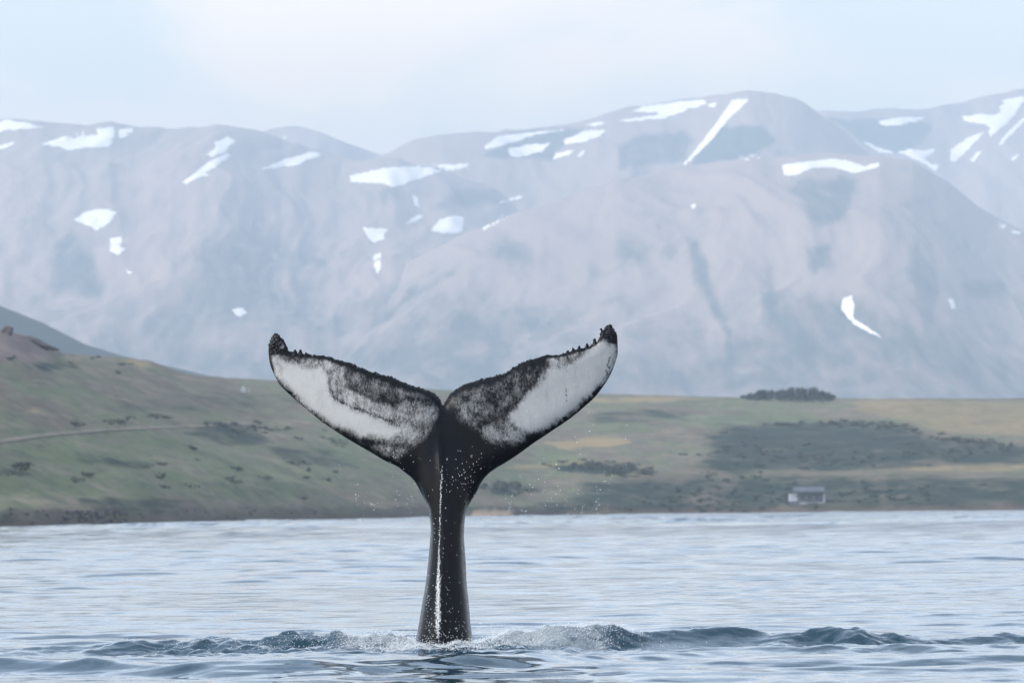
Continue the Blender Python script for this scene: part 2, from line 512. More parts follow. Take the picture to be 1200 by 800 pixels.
HS = np.convolve(np.pad(HH, 60, mode='edge'), _k2, mode='valid')
HX = HS[None] + (HH - HS)[None] * smooth(.72, 1.0, T)
Z = bank + (HX - 1.6) * prof
Z = np.where(T > 1, HH[None] * (1 - 0.5 * (T - 1)) , Z)
Z = np.where(T < 0, T * 30, Z)
env = smooth(0.0, 0.1, T) * (1 - 0.85 * smooth(0.85, 1.0, T))
rel = 3.2 * fbm(X / 120, Y / 160, 91, 3) + 1.7 * fbm(X / 34, Y / 60, 92, 3) + 0.55 * fbm(X / 9, Y / 20, 93, 3)
Z = Z + env * rel * 1.0 + smooth(0, 0.01, T) * (1 - smooth(0.05, 0.15, T)) * 0.5 * fbm(X / 7, Y / 12, 95, 3)
HV = np.stack([X, Y, Z], -1).reshape(-1, 3)
HQ = grid_faces(len(tt), ncol)
hme = quads_mesh('hillside', HV, HQ)
qx, qy = to_px(HV[:, 0], HV[:, 1], HV[:, 2])
wob = 13 * fbm(HV[:, 0] / 30, HV[:, 1] / 50, 97, 5, .6)
wx_ = qx + wob * 2.6; wy_ = qy + wob * 0.45
def area(poly, s, sy=1.0):
    return smooth(-s, s, poly_sd(wx_, wy_, poly))
heath_shade = np.zeros(len(HV)); dry = np.zeros(len(HV)); green = np.zeros(len(HV)); bare = np.zeros(len(HV))
HEATH_SHADE = [   # dark scrub and heath; the wide right-hand areas also paint in cloud shadow
    (0.80, 13, [(815, 505), (860, 497), (960, 494), (1060, 498), (1100, 512), (1200, 522), (1650, 530), (1650, 545), (1200, 541), (1060, 548), (960, 552), (870, 556), (800, 548), (840, 525)]),
    (0.72, 13, [(640, 590), (690, 566), (760, 556), (860, 560), (960, 555), (1060, 556), (1200, 556), (1650, 556), (1650, 600), (900, 606), (640, 606)]),
    (0.85, 4, [(640, 545), (700, 539), (750, 542), (745, 552), (700, 556), (660, 552)]),
    (0.75, 4, [(565, 570), (600, 566), (625, 572), (600, 580), (570, 579)]),
    (0.6, 5, [(230, 492), (290, 498), (310, 520), (260, 522), (215, 508)]),
    (0.5, 5, [(90, 530), (170, 540), (210, 545), (160, 550), (80, 540)]),
    (0.55, 4, [(100, 585), (230, 584), (240, 600), (120, 602)]),
    (0.45, 5, [(300, 520), (380, 525), (420, 545), (340, 545)]),
    (0.6, 4, [(30, 424), (80, 424), (90, 432), (40, 434)]),
    (0.5, 4, [(700, 485), (800, 480), (850, 488), (760, 496), (690, 494)]),
    (0.4, 4, [(0, 545), (40, 550), (60, 560), (0, 560)]),
    (0.7, 3, [(0, 602), (22, 603), (28, 614), (0, 618)]),
    (0.35, 6, [(120, 470), (240, 455), (330, 460), (420, 475), (260, 485), (130, 482)]),
]
for v, s, p in HEATH_SHADE: heath_shade = np.maximum(heath_shade, v * area(p, s))
GREEN = [
    (1.0, 2, [(770, 490), (850, 487), (960, 488), (960, 494), (870, 497), (790, 496)]),
    (0.8, 3, [(790, 473), (880, 471), (990, 473), (1000, 478), (880, 481), (800, 480)]),
    (0.9, 8, [(560, 545), (640, 528), (690, 535), (650, 560), (580, 565)]),
    (0.7, 10, [(0, 520), (90, 502), (240, 510), (380, 550), (330, 590), (160, 575), (0, 600)]),
    (0.6, 8, [(300, 490), (420, 500), (470, 540), (420, 560)]),
    (0.6, 5, [(0, 455), (60, 450), (110, 462), (40, 470), (0, 468)]),
]
for v, s, p in GREEN: green = np.maximum(green, v * area(p, s))
DRY = [
    (1.3, 3, [(640, 518), (670, 511), (720, 512), (740, 518), (690, 524), (655, 526)]),
    (0.8, 3, [(690, 466), (760, 464), (860, 468), (800, 472), (700, 472)]),
    (0.6, 5, [(1000, 466), (1200, 468), (1400, 470), (1400, 510), (1200, 514), (1090, 505), (1010, 484)]),
    (0.7, 2, [(1000, 547), (1060, 545), (1200, 543), (1300, 544), (1200, 549), (1060, 551)]),
    (0.8, 3, [(140, 421), (170, 422), (190, 432), (165, 432)]),
    (0.5, 4, [(0, 480), (40, 474), (60, 480), (20, 486)]),
    (0.6, 2, [(560, 545), (690, 538), (790, 540), (700, 543), (600, 550)]),
]
for v, s, p in DRY: dry = np.maximum(dry, v * area(p, s))
bare = np.maximum(bare, area([(-100, 372), (0, 380), (30, 390), (66, 404), (72, 416), (40, 424), (0, 422), (-100, 420)], 4))
tflat = T.reshape(-1)
beach = (1 - smooth(0.002, 0.009, tflat + 0.004 * fbm(HV[:, 0] / 9, HV[:, 1] / 30, 98, 3)))
sand = area([(545, 598), (560, 596.5), (598, 598), (606, 602), (606, 606), (545, 607)], 1.6)
attr(hme, 'heath_shade', heath_shade); attr(hme, 'green', green); attr(hme, 'dry', dry); attr(hme, 'bare', bare); attr(hme, 'beach', beach); attr(hme, 'sand', sand)
def mat_hill():
    m, t, b = material('hill_ground')
    big = n_noise(t, n_coord(t, (0.05, 0.013, 0.06)), 1.0, 8, 0.7)
    streak = n_noise(t, n_coord(t, (0.085, 0.03, 0.55)), 1.0, 8, 0.7, 0.4)
    fine = n_noise(t, n_coord(t, (0.38, 0.11, 0.6)), 1.0, 6, 0.72)
    g = n_math(t, 'ADD', n_math(t, 'MULTIPLY', n_attr(t, 'green'), 0.5), n_math(t, 'MULTIPLY', n_math(t, 'SUBTRACT', big, 0.46), 2.6))
    c = n_mix(t, n_range(t, g, -0.1, 0.5), (0.124, 0.104, 0.078), (0.108, 0.126, 0.068))
    c = n_mix(t, n_range(t, streak, 0.46, 0.68, 0, 0.8), c, (0.20, 0.17, 0.125))
    c = n_mix(t, n_range(t, fine, 0.46, 0.68, 0, 0.8), c, (0.070, 0.078, 0.056))
    d = n_math(t, 'ADD', n_attr(t, 'dry'), n_math(t, 'MULTIPLY', n_math(t, 'SUBTRACT', streak, 0.5), 0.8))
    c = n_mix(t, n_range(t, d, 0.2, 0.9, 0, 0.85), c, (0.235, 0.180, 0.095))
    ba = n_math(t, 'ADD', n_attr(t, 'bare'), n_math(t, 'MULTIPLY', n_math(t, 'SUBTRACT', fine, 0.5), 0.7))
    c = n_mix(t, n_range(t, ba, 0.25, 0.9), c, (0.155, 0.115, 0.10))
    h = n_math(t, 'ADD', n_attr(t, 'heath_shade'), n_math(t, 'MULTIPLY', n_math(t, 'SUBTRACT', big, 0.5), 1.5))
    h = n_math(t, 'ADD', h, n_math(t, 'MULTIPLY', n_math(t, 'SUBTRACT', streak, 0.5), 1.9))
    hc = n_mix(t, fine, (0.008, 0.016, 0.013), (0.030, 0.041, 0.030))
    c = n_mix(t, n_range(t, h, 0.12, 0.85), c, hc)
    sh = n_mix(t, fine, (0.05, 0.042, 0.04), (0.15, 0.11, 0.085))
    c = n_mix(t, n_math(t, 'MULTIPLY', n_attr(t, 'beach'), 0.85), c, sh)
    c = n_mix(t, n_attr(t, 'sand'), c, (0.62, 0.43, 0.29))
    t.links.new(c, b.inputs['Base Color'])
    b.inputs['Roughness'].default_value = 0.95
    b.inputs['Specular IOR Level'].default_value = 0.1
    return m
hill = tag(link('hillside', hme, mat_hill()), kind='structure')
HBVH = BVHTree.FromPolygons([Vector(v) for v in HV], [tuple(q) for q in HQ])
def on_hill(px, py):
    u, e = ray_ue(px, py)
    d = Vector((float(u), 1, float(e))).normalized()
    h = HBVH.ray_cast(CAMP, d)
    return h[0], h[1]
def drop(x, y):
    h = HBVH.ray_cast(Vector((x, y, 500)), Vector((0, 0, -1)))
    return h[0]

# dirt track on the left hill
def mat_plain(name, col, rough=0.9, col2=None, sc_=1.0, spec=0.2):
    m, t, b = material(name)
    c2 = col2 or tuple(x * 0.7 for x in col)
    n1 = n_noise(t, n_coord(t, (sc_, sc_, sc_)), 1.0, 5, 0.6)
    t.links.new(n_mix(t, n_range(t, n1, 0.3, 0.7), c2, col), b.inputs['Base Color'])
    b.inputs['Roughness'].default_value = rough
    b.inputs['Specular IOR Level'].default_value = spec
    return m
def ribbon(name, pts, width, mat, lift=0.05):
    P = []
    for (a, b_) in zip(pts[:-1], pts[1:]):
        for k in range(12):
            f = k / 12
            p, n = on_hill(a[0] + (b_[0] - a[0]) * f, a[1] + (b_[1] - a[1]) * f)
            if p is not None: P.append(p)
    vs = []; fs = []
    for i, p in enumerate(P):
        t_ = (P[min(i + 1, len(P) - 1)] - P[max(i - 1, 0)]); t_.z = 0; t_.normalize()
        s = Vector((-t_.y, t_.x, 0)) * width / 2
        for j in (-1, -0.33, 0.33, 1):
            q = drop(p.x + s.x * j, p.y + s.y * j) or p
            vs.append((q.x, q.y, q.z + lift))
        if i:
            for j in range(3):
                a = (i - 1) * 4 + j
                fs.append((a, a + 1, a + 5, a + 4))
    return tag(link(name, mesh(name, vs, fs), mat), kind='structure')
ribbon('dirt_track', [(-60, 524), (0, 517), (60, 509), (120, 504), (180, 501), (240, 499), (300, 496)], 0.9, mat_plain('pale_gravel', (0.21, 0.18, 0.14), 0.95, (0.13, 0.12, 0.09), 0.1), 0.12)

# scrub bushes, the grove on the skyline, stones along the shore
def leafy(cx, cy, cz, rx, rz, n, size, out_v, out_f, rr):
    """one bush or crown as many small leaf faces spread through a lumpy volume"""
    lob = [(rr.gauss(0, .45), rr.gauss(0, .45), rr.uniform(0.2, 0.8), rr.uniform(.35, .7)) for _ in range(6)]
    for _ in range(n):
        l = rr.choice(lob)
        v = Vector((rr.gauss(0, 1), rr.gauss(0, 1), rr.gauss(0, 1))).normalized() * l[3] * rr.uniform(.55, 1.0)
        c = Vector((cx + (l[0] + v.x) * rx, cy + (l[1] + v.y) * rx, cz + max(0.02, l[2] + v.z * 0.6) * rz))
        a = Vector((rr.gauss(0, 1), rr.gauss(0, 1), rr.gauss(0, .7))).normalized() * size * rr.uniform(.6, 1.3)
        b_ = a.cross(Vector((rr.gauss(0, 1), rr.gauss(0, 1), rr.gauss(0, 1)))).normalized() * size * rr.uniform(.5, 1)
        k = len(out_v)
        out_v += [tuple(c - a), tuple(c + b_ * .8), tuple(c + a), tuple(c - b_ * .8)]
        out_f.append((k, k + 1, k + 2, k + 3))
M_SCRUB = mat_plain('scrub_leaves', (0.066, 0.078, 0.060), 0.9, (0.036, 0.046, 0.038), 0.3)
M_GROVE = mat_plain('grove_leaves', (0.055, 0.075, 0.062), 0.9, (0.026, 0.040, 0.036), 0.4)
rr = random.Random(11)
bv = []; bf = []
def bush(px, py, r, h, n=70):
    p, nn = on_hill(px, py)
    if p is None or p.y > 2600: return
    leafy(p.x, p.y, p.z - 0.15, r, h, n, 0.34, bv, bf, rr)
for _ in range(70):                                   # rim of the dark shelf
    x = rr.uniform(900, 1200); bush(x, np.interp(x, [900, 960, 1060, 1100, 1200], [499, 496, 500, 513, 523]) + rr.gauss(1, 2), rr.uniform(1.2, 3), rr.uniform(.8, 2.0))
for (cx, cy, sx, sy, n) in [(700, 547, 26, 3, 60), (727, 555, 8, 2, 14), (756, 554, 5, 1.5, 8), (590, 571, 18, 3, 30), (260, 498, 22, 2, 22), (302, 500, 6, 2, 8), (275, 506, 8, 2, 8),
                            (320, 508, 16, 4, 10), (880, 530, 40, 8, 40), (980, 540, 40, 6, 40), (900, 585, 50, 6, 40), (1040, 578, 40, 6, 40), (1120, 530, 50, 6, 40), (840, 570, 50, 10, 30),
                            (420, 515, 20, 5, 14), (380, 513, 16, 3, 12), (85, 499, 4, 1, 4), (130, 494, 12, 2, 8), (186, 491, 6, 2, 5), (25, 547, 12, 2, 8), (170, 560, 90, 14, 26), (330, 560, 60, 14, 18), (160, 430, 100, 6, 14), (800, 590, 60, 6, 30)]:
    for _ in range(n if cx > 560 else (n + 1) // 2): bush(rr.gauss(cx, sx), rr.gauss(cy, sy), rr.uniform(.6, 2.2), rr.uniform(.4, 1.2), 46)
tag(link('scrub', mesh('scrub', bv, bf), M_SCRUB, smooth=False), kind='stuff')

# dark plantation on the skyline: one far-off mass of small conifers
gv = []; gf = []
for _ in range(190):
    x = rr.uniform(868, 978)
    topy = np.interp(x, [866, 884, 890, 924, 926, 957, 960, 966, 979], [464, 460, 457, 456, 454, 454, 458, 458, 463]) + rr.uniform(-1.0, 1.2)
    u, e = ray_ue(x, 469); Yg = rr.uniform(2330, 2420)
    p = drop(float(u) * Yg, Yg)
    ut, et = ray_ue(x, topy)
    h = CAM_H + float(et) * Yg - p.z
    h = min(max(h, 1.5), 9) * rr.uniform(.8, 1.03)
    r_ = rr.uniform(.9, 1.5)
    for k in range(70):
        f = rr.random() ** 0.8
        rad = r_ * (1.1 - f) ** .7 * rr.uniform(.5, 1.1)
        an = rr.uniform(0, 6.28)
        c = Vector((p.x + rad * math.cos(an), p.y + rad * math.sin(an), p.z + f * h))
        a = Vector((math.cos(an), math.sin(an), -.35)) * rr.uniform(.3, .6)
        b_ = Vector((-math.sin(an), math.cos(an), rr.uniform(-.2, .2))) * rr.uniform(.2, .4)
        i = len(gv); gv += [tuple(c - a), tuple(c + b_), tuple(c + a), tuple(c - b_)]; gf.append((i, i + 1, i + 2, i + 3))
tag(link('spruce_grove', mesh('spruce_grove', gv, gf), M_GROVE, smooth=False), kind='stuff')

def lump(c, r, rr, vs, fs, sub=2, sq=0.6, rough=.3):
    bm = bmesh.new(); bmesh.ops.create_icosphere(bm, subdivisions=sub, radius=1)
    k = len(vs); s = rr.uniform(0, 100)
    for v in bm.verts:
        d = 1 + rough * mnoise.noise(v.co * 1.7 + Vector((s, s, s)))
        vs.append((c[0] + v.co.x * r * d * 1.2, c[1] + v.co.y * r * d, c[2] + v.co.z * r * d * sq))
    for f in bm.faces: fs.append([k + v.index for v in f.verts])
    bm.free()
sv = []; sf = []
shore_x = np.linspace(-30, 1230, 420)
for x in shore_x:
    n = 3 if 70 < x < 145 else 1
    for _ in range(n):
        if n == 1 and rr.random() < .35: continue
        xx = x + rr.uniform(-2, 2)
        u, e = ray_ue(xx, interp(SHORE_PX, np.array([xx]))[0])
        Yg = -CAM_H / float(e) + rr.uniform(0.5, 9)
        p = drop(float(u) * Yg, Yg)
        if p is None: continue
        lump((p.x, p.y, max(p.z, 0)), rr.uniform(.15, .45) * (1.35 if n == 3 else 1), rr, sv, sf, 1)
tag(link('shore_stones', mesh('shore_stones', sv, sf), mat_plain('shore_stone', (0.11, 0.095, 0.095), 0.85, (0.04, 0.035, 0.04), 0.5), smooth=False), kind='stuff')

# rocks on the bare knoll at the left edge
for (x, y, r, lab) in [(8, 391, 1.3, 'dark upright rock on the bare red knoll at the far left'), (44, 404, 2.0, 'long dark rock ledge lying on the right slope of the bare red knoll')]:
    p, nn = on_hill(x, y)
    if p is None: p, nn = on_hill(x, y + 4)
    v_ = []; f_ = []
    lump((0, 0, 0), r, rr, v_, f_, 3, 1.1 if r < 1.5 else .45, .5)
    o = link('rock', mesh('rock', v_, f_), mat_plain('knoll_rock', (0.10, 0.08, 0.075), .9, (0.045, 0.038, 0.036), .6), smooth=False)
    o.location = (p.x, p.y, p.z + r * .2)
    if r > 1.5: o.scale = (1.9, 1, 1); o.rotation_euler = (0, .35, 0)
    tag(o, lab, 'rock')

# ------------------------------------------------------------------ small lakeside house
def box(vs, fs, x0, x1, y0, y1, z0, z1):
    k = len(vs)
    vs += [(x0, y0, z0), (x1, y0, z0), (x1, y1, z0), (x0, y1, z0), (x0, y0, z1), (x1, y0, z1), (x1, y1, z1), (x0, y1, z1)]
    fs += [(k, k + 3, k + 2, k + 1), (k + 4, k + 5, k + 6, k + 7), (k, k + 1, k + 5, k + 4), (k + 1, k + 2, k + 6, k + 5), (k + 2, k + 3, k + 7, k + 6), (k + 3, k, k + 4, k + 7)]
def part(name, boxes, mat, parent):
    vs = []; fs = []
    for b_ in boxes: box(vs, fs, *b_)
    return link(name, mesh(name, vs, fs), mat, parent, smooth=False)
M_WHITE = mat_plain('white_paint', (0.42, 0.44, 0.48), .6, (0.30, 0.32, 0.36), .5, .3)
M_GREYW = mat_plain('grey_boards', (0.11, 0.12, 0.14), .8, (0.08, 0.085, 0.10), .8)
M_ROOF = mat_plain('grey_roof', (0.10, 0.11, 0.13), .6, (0.07, 0.08, 0.095), .5)
M_DARKR = mat_plain('dark_fascia', (0.06, 0.065, 0.075), .7)
gl_m, gl_t, gl_b = material('window_glass')
gl_b.inputs['Base Color'].default_value = (0.03, 0.04, 0.05, 1); gl_b.inputs['Roughness'].default_value = 0.08
hp, _ = on_hill(946, 590)
house = bpy.data.objects.new('house', None); COL.objects.link(house)
house.location = (hp.x, hp.y, hp.z - 0.1)
sH = hp.y / F                                         # metres per photo pixel at the house
tag(house, 'low grey house with white trim standing alone by the far shore', 'house')
L = 20.5 * sH                                          # half length
D_ = 6.0
part('wall', [(-L * .55, L * .93, 0, D_, .55, 3.1)], M_GREYW, house)
part('porch_wall', [(-L, -L * .56, .25, D_ - .4, .9, 3.0)], M_WHITE, house)
part('foundation', [(-L * .42, L * .93, -.25, D_, -.6, .50)], M_WHITE, house)
part('porch_base', [(-L, -L * .43, .1, D_ - .3, -.6, .75)], M_GREYW, house)
part('corner_panel', [(L * .935, L, -.2, D_ * .9, -.6, 3.15)], M_WHITE, house)
part('fascia', [(-L * 1.01, L * 1.02, -.45, -.3, 3.2, 3.62)], M_DARKR, house)
rv = []; rf = []
for y0, z0, y1, z1 in ((-.5, 3.64, D_ / 2, 5.0), (D_ + .5, 3.64, D_ / 2, 5.0)):
    k = len(rv)
    rv += [(-L * .8, y0, z0), (L * 1.02, y0, z0), (L * 1.0, y1, z1), (-L * .75, y1, z1), (-L * .8, y0, z0 - .18), (L * 1.02, y0, z0 - .18), (L * 1.0, y1, z1 - .18), (-L * .75, y1, z1 - .18)]
    rf += [(k, k + 1, k + 2, k + 3), (k + 4, k + 7, k + 6, k + 5), (k, k + 4, k + 5, k + 1), (k + 1, k + 5, k + 6, k + 2), (k + 2, k + 6, k + 7, k + 3), (k + 3, k + 7, k + 4, k)]
link('roof', mesh('roof', rv, rf), M_ROOF, house, smooth=False)
for i in range(3):
    x0 = -L * .42 + i * L * .42
    wdw = part('window', [(x0, x0 + 1.6, -.06, -.004, 1.3, 1.42), (x0, x0 + 1.6, -.06, -.004, 2.5, 2.6), (x0, x0 + .1, -.06, -.004, 1.42, 2.5), (x0 + 1.5, x0 + 1.6, -.06, -.004, 1.42, 2.5)], M_GREYW, house)
    part('pane', [(x0 + .1, x0 + 1.5, -.03, -.006, 1.42, 2.5)], gl_m, wdw)
part('door', [(L * .72, L * .86, -.05, -.004, .55, 2.6)], M_DARKR, house)

# tiny white hut high on the left slope
hp2, _ = on_hill(285, 459)
hut = bpy.data.objects.new('hut', None); COL.objects.link(hut)
hut.location = (hp2.x, hp2.y, hp2.z - .1)
tag(hut, 'tiny white hut with a steep gable on the hillside left of the whale', 'hut')
part('wall', [(-.7, .7, 0, 2.2, 0, .8)], M_WHITE, hut)
link('roof', mesh('roof', [(-.8, -.1, .82), (.8, -.1, .82), (0, -.1, 2.0), (-.8, 2.3, .82), (.8, 2.3, .82), (0, 2.3, 2.0)], [(0, 1, 2), (3, 5, 4), (0, 2, 5, 3), (1, 4, 5, 2), (0, 3, 4, 1)]), M_WHITE, hut, smooth=False)
part('annex', [(.72, 1.9, .3, 2.0, 0, .55)], M_WHITE, hut)

# ------------------------------------------------------------------ water of the fjord
WY = 72.3                                             # distance of the whale
u0, _ = ray_ue(520, 755)
WX = float(u0) * WY
ys = [40.0]
while ys[-1] < 2700:
    y = ys[-1]
    if y < 54: d = .25
    elif 66 < y < 75: d = .035
    elif y < 84: d = .055
    elif y < 110: d = .09
    else: d = y * .0029 * min(1, .25 + (y - 110) / 500)
    ys.append(y + max(d, .035))
ys = np.array([-400, -100, 0, 20, 32] + ys)
uf = np.linspace(-.128, .128, 330)
uc = np.array([.15, .19, .26, .4, .7])
uu = np.concatenate([-uc[::-1], uf, uc])
YE = np.maximum(ys, 44.0)
X = YE[:, None] * uu[None]
X = np.concatenate([np.full((len(ys), 1), -3000.0), X, np.full((len(ys), 1), 3000.0)], 1)
Y = np.repeat(ys[:, None], X.shape[1], 1)
dY = np.gradient(ys)[:, None] + 0 * X
dX = np.abs(np.gradient(X, axis=1))
cell = np.maximum(dX, dY)
Z = np.zeros_like(X)
wr = np.random.default_rng(5)
fine_ = (np.abs(X) < .129 * YE[:, None] + 1e-6)
gust = 0.75 + 0.45 * fbm(X / 9, Y / 40, 201, 3)
warp = 0.35 * fbm(X / 3.1, Y / 3.7, 202, 3)
nw = 54
for i in range(nw):
    lam = 0.42 * (5.2 / 0.42) ** (i / (nw - 1)) * wr.uniform(.93, 1.07)
    th = wr.normal(0, .42) + math.radians(8)
    kx, ky = math.sin(th) * 2 * math.pi / lam, math.cos(th) * 2 * math.pi / lam
    amp = 0.0025 * lam ** 0.75
    fade = np.clip(1.25 - 2.6 * cell / lam, 0, 1)
    Z += amp * fade * np.sin(kx * X + ky * Y + wr.uniform(0, 6.28) + 2.2 * warp / lam ** .5)
Z *= gust
# longer wind waves, which carry the far water
far_ = smooth(90, 220, Y)
for i in range(16):
    lam = 1.7 * (7 / 1.7) ** (i / 15) * wr.uniform(.93, 1.07)
    th = wr.normal(0, .32) - math.radians(6)
    kx, ky = math.sin(th) * 2 * math.pi / lam, math.cos(th) * 2 * math.pi / lam
    fade = np.clip(1.25 - 2.6 * cell / lam, 0, 1)
    Z += .0040 * lam * far_ * fade * np.sin(kx * X + ky * Y + wr.uniform(0, 6.28) + 3 * warp)
for i in range(14):
    lam = 9.0 * (26 / 9.0) ** (i / 13) * wr.uniform(.93, 1.07)
    th = wr.normal(0, .3) - math.radians(4)
    kx, ky = math.sin(th) * 2 * math.pi / lam, math.cos(th) * 2 * math.pi / lam
    fade = np.clip(1.25 - 2.6 * cell / lam, 0, 1)
    Z += .0046 * lam * smooth(380, 800, Y) * fade * np.sin(kx * X + ky * Y + wr.uniform(0, 6.28) + 5 * warp)
# swell thrown up by the whale: a low broken ridge across the frame
rx = (X / WY * F) + 600                                # matches photo columns at the whale's distance
RID = [(-900, 0.0), (-200, .05), (0, .05), (90, .06), (150, .10), (200, .15), (270, .20), (370, .23), (430, .25), (470, .17), (490, .04), (555, .04), (575, .17), (620, .27), (670, .27), (715, .20), (770, .20), (830, .23), (900, .21), (955, .19), (985, .24), (1005, .27), (1025, .19), (1050, .13), (1100, .09), (1140, .07), (1170, .08), (1200, .10), (1300, .08), (1600, .04), (2200, 0)]
A = interp(RID, rx)
yc = WY + .05 - .7 * smooth(150, 500, rx) + 0.9 * smooth(540, 900, rx) + .5 * fbm(X / 2.3, X * 0, 203, 3)
tdist = Y - yc
mound = np.where(tdist < 0, np.exp(-(np.abs(tdist) / .34) ** 1.5), np.exp(-(tdist / .9) ** 2))
mound2 = .4 * np.exp(-((Y - yc + 4.2) / 1.0) ** 2) * smooth(40, 240, rx) * (1 - smooth(560, 760, rx))
calm = (1 - smooth(715, 760, rx) * (1 - smooth(880, 960, rx)) * .65)
zone = np.clip(np.where(tdist < 0, np.exp(-(np.abs(tdist) / 3.8) ** 2), np.exp(-(tdist / 1.1) ** 2)), 0, 1) * np.clip(np.maximum(A, .2 * np.exp(-((rx - 520) / 50) ** 4)) * 5.5, 0, 1) * calm
rough_ = .15 * fbm(X / .55, Y / .75, 204, 4, .6) + .06 * (ridged(X / .22, Y / .3, 205, 3) - .5)
Z = Z + np.where(fine_, A * (mound * (.85 + .3 * fbm(X / .9, Y / 1.4, 206, 3)) + mound2 * .45) + zone * rough_, 0)
# a second, smooth swell nearer the camera
yf = interp([(-300, 65.5), (0, 64.3), (150, 63.4), (300, 61.6), (420, 61.6), (540, 62.8), (650, 63.9), (760, 65.2), (900, 66.5), (1200, 67.5), (1500, 68)], rx) + .25 * fbm(X / 1.7, X * 0, 215, 3)
Af = interp([(-600, .20), (0, .20), (160, .20), (300, .16), (420, .15), (540, .12), (650, .11), (720, .10), (800, .06), (900, .035), (1200, .03), (1600, .02)], rx)
t3 = Y - yf
Z = Z + np.where(fine_, Af * np.where(t3 < 0, np.exp(-(np.abs(t3) / .45) ** 1.6), np.exp(-(t3 / 1.6) ** 2)) * (.8 + .5 * fbm(X / 1.3, Y / 2, 216, 2)), 0)
Z = Z + np.where(fine_, (1 - smooth(69, 72, Y)) * .016 * fbm(X / .7, Y / .5, 221, 3), 0)
# long smooth swells in front
front = np.exp(-((Y - 62) / 6.0) ** 2)
Z += np.where(fine_, front * .06 * fbm(X / 5.0 + .08 * Y, Y / 1.9, 207, 2), 0)
# foam around the tail stock
ddx = (X - WX)
fz = np.exp(-(np.abs(ddx - .35) / 2.5) ** 4) * np.exp(-((Y - (WY - .9)) / 1.9) ** 2)
foam = fz * (0.36 + .9 * fbm(X / .8, Y / 1.3, 208, 4, .6))
foam += .5 * np.exp(-((rx - 440) / 60) ** 2) * np.exp(-((Y - yc) / 1.3) ** 2)
foam += .45 * np.exp(-((rx - 660) / 70) ** 2) * np.exp(-((Y - yc) / 1.3) ** 2)
foam += .35 * np.exp(-((rx - 260) / 110) ** 2) * np.exp(-((Y - yc + .2) / 1.0) ** 2)
foam += .25 * np.exp(-((rx - 1003) / 30) ** 2) * np.exp(-((Y - yc + .1) / .7) ** 2)
edge = np.ones_like(X); edge[:, 0] = edge[:, -1] = 0
Z = np.where(fine_, Z, 0)
WV = np.stack([X, Y, Z], -1).reshape(-1, 3)
wme = quads_mesh('water', WV, grid_faces(*X.shape))
attr(wme, 'foam', np.where(fine_, foam, 0).ravel())
attr(wme, 'zone', np.where(fine_, zone, 0).ravel())
attr(wme, 'far', smooth(350, 1300, Y).ravel())
def mat_water():
    m, t, b = material('fjord_water')
    v1 = n_coord(t, (.45, 1.6, 1)); v2 = n_coord(t, (1.6, 4.0, 1.6)); v3 = n_coord(t, (.05, .16, 1))
    h = n_math(t, 'ADD', n_math(t, 'MULTIPLY', n_noise(t, v1, 1.0, 3, .5, .2), .030), n_math(t, 'MULTIPLY', n_noise(t, v2, 1.0, 4, .55), .012))
    h = n_math(t, 'ADD', h, n_math(t, 'MULTIPLY', n_noise(t, v3, 1.0, 4, .55), .16))
    h = n_math(t, 'ADD', h, n_math(t, 'MULTIPLY', n_noise(t, n_coord(t, (9, 7, 9)), 1.0, 4, .6), n_math(t, 'MULTIPLY', n_attr(t, 'zone'), .085)))
    bp = N(t, 'ShaderNodeBump')
    bp.inputs['Strength'].default_value = 0.35
    bp.inputs['Distance'].default_value = 1.0
    t.links.new(h, bp.inputs['Height'])
    t.links.new(bp.outputs['Normal'], b.inputs['Normal'])
    fo = n_noise(t, n_coord(t, (5, 5, 9)), 1.0, 8, .72, .3)
    f = n_math(t, 'ADD', n_attr(t, 'foam'), n_math(t, 'MULTIPLY', n_math(t, 'SUBTRACT', fo, .5), 1.5))
    f = n_range(t, f, .42, .85, 0, .7)
    c = n_mix(t, f, (0.008, 0.029, 0.046), (0.25, 0.28, 0.30))
    t.links.new(c, b.inputs['Base Color'])
    r = n_math(t, 'ADD', n_math(t, 'MULTIPLY', f, .5), n_math(t, 'ADD', .045, n_math(t, 'MULTIPLY', n_attr(t, 'far'), .14)))
    t.links.new(r, b.inputs['Roughness'])
    b.inputs['IOR'].default_value = 1.333
    return m
water = tag(link('water', wme, mat_water()), kind='structure')
WBVH = BVHTree.FromPolygons([Vector(v) for v in WV.reshape(*X.shape, 3)[5:900, 6:-6].reshape(-1, 3)], [tuple(q) for q in grid_faces(*X[5:900, 6:-6].shape)])
def water_z(x, y):
    h = WBVH.ray_cast(Vector((x, y, 5)), Vector((0, 0, -1)))
    return h[0].z if h[0] is not None else 0.0

# ------------------------------------------------------------------ the whale: tail stock and flukes as one continuous body
TRAIL_L = [(313, 411), (313.6, 404), (315.5, 398), (319, 392), (323, 389), (327, 392.5), (331, 397.5), (334, 403), (337.5, 410), (342.5, 412), (351, 413.5), (357, 414.5), (370, 415.5), (382, 416.5), (395, 421), (410, 424.5), (422, 430), (435, 435), (450, 439), (465, 444), (480, 450), (495, 455), (507, 460), (513, 464), (516.5, 469), (517.4, 473.5)]
TRAIL_R = [(519, 474.2), (520.6, 472), (523.5, 467), (527.5, 461), (535, 455), (545, 449.5), (560, 445), (575, 441), (590, 437), (602, 430), (615, 423), (627, 419), (640, 415), (650, 415.5), (662, 413), (672, 409.5), (682, 407.5), (690, 405), (697, 401), (703.5, 396), (704.5, 390), (704, 386), (708.5, 386), (710, 381.5), (713.5, 379), (717, 380), (721, 385), (724, 392.5)]
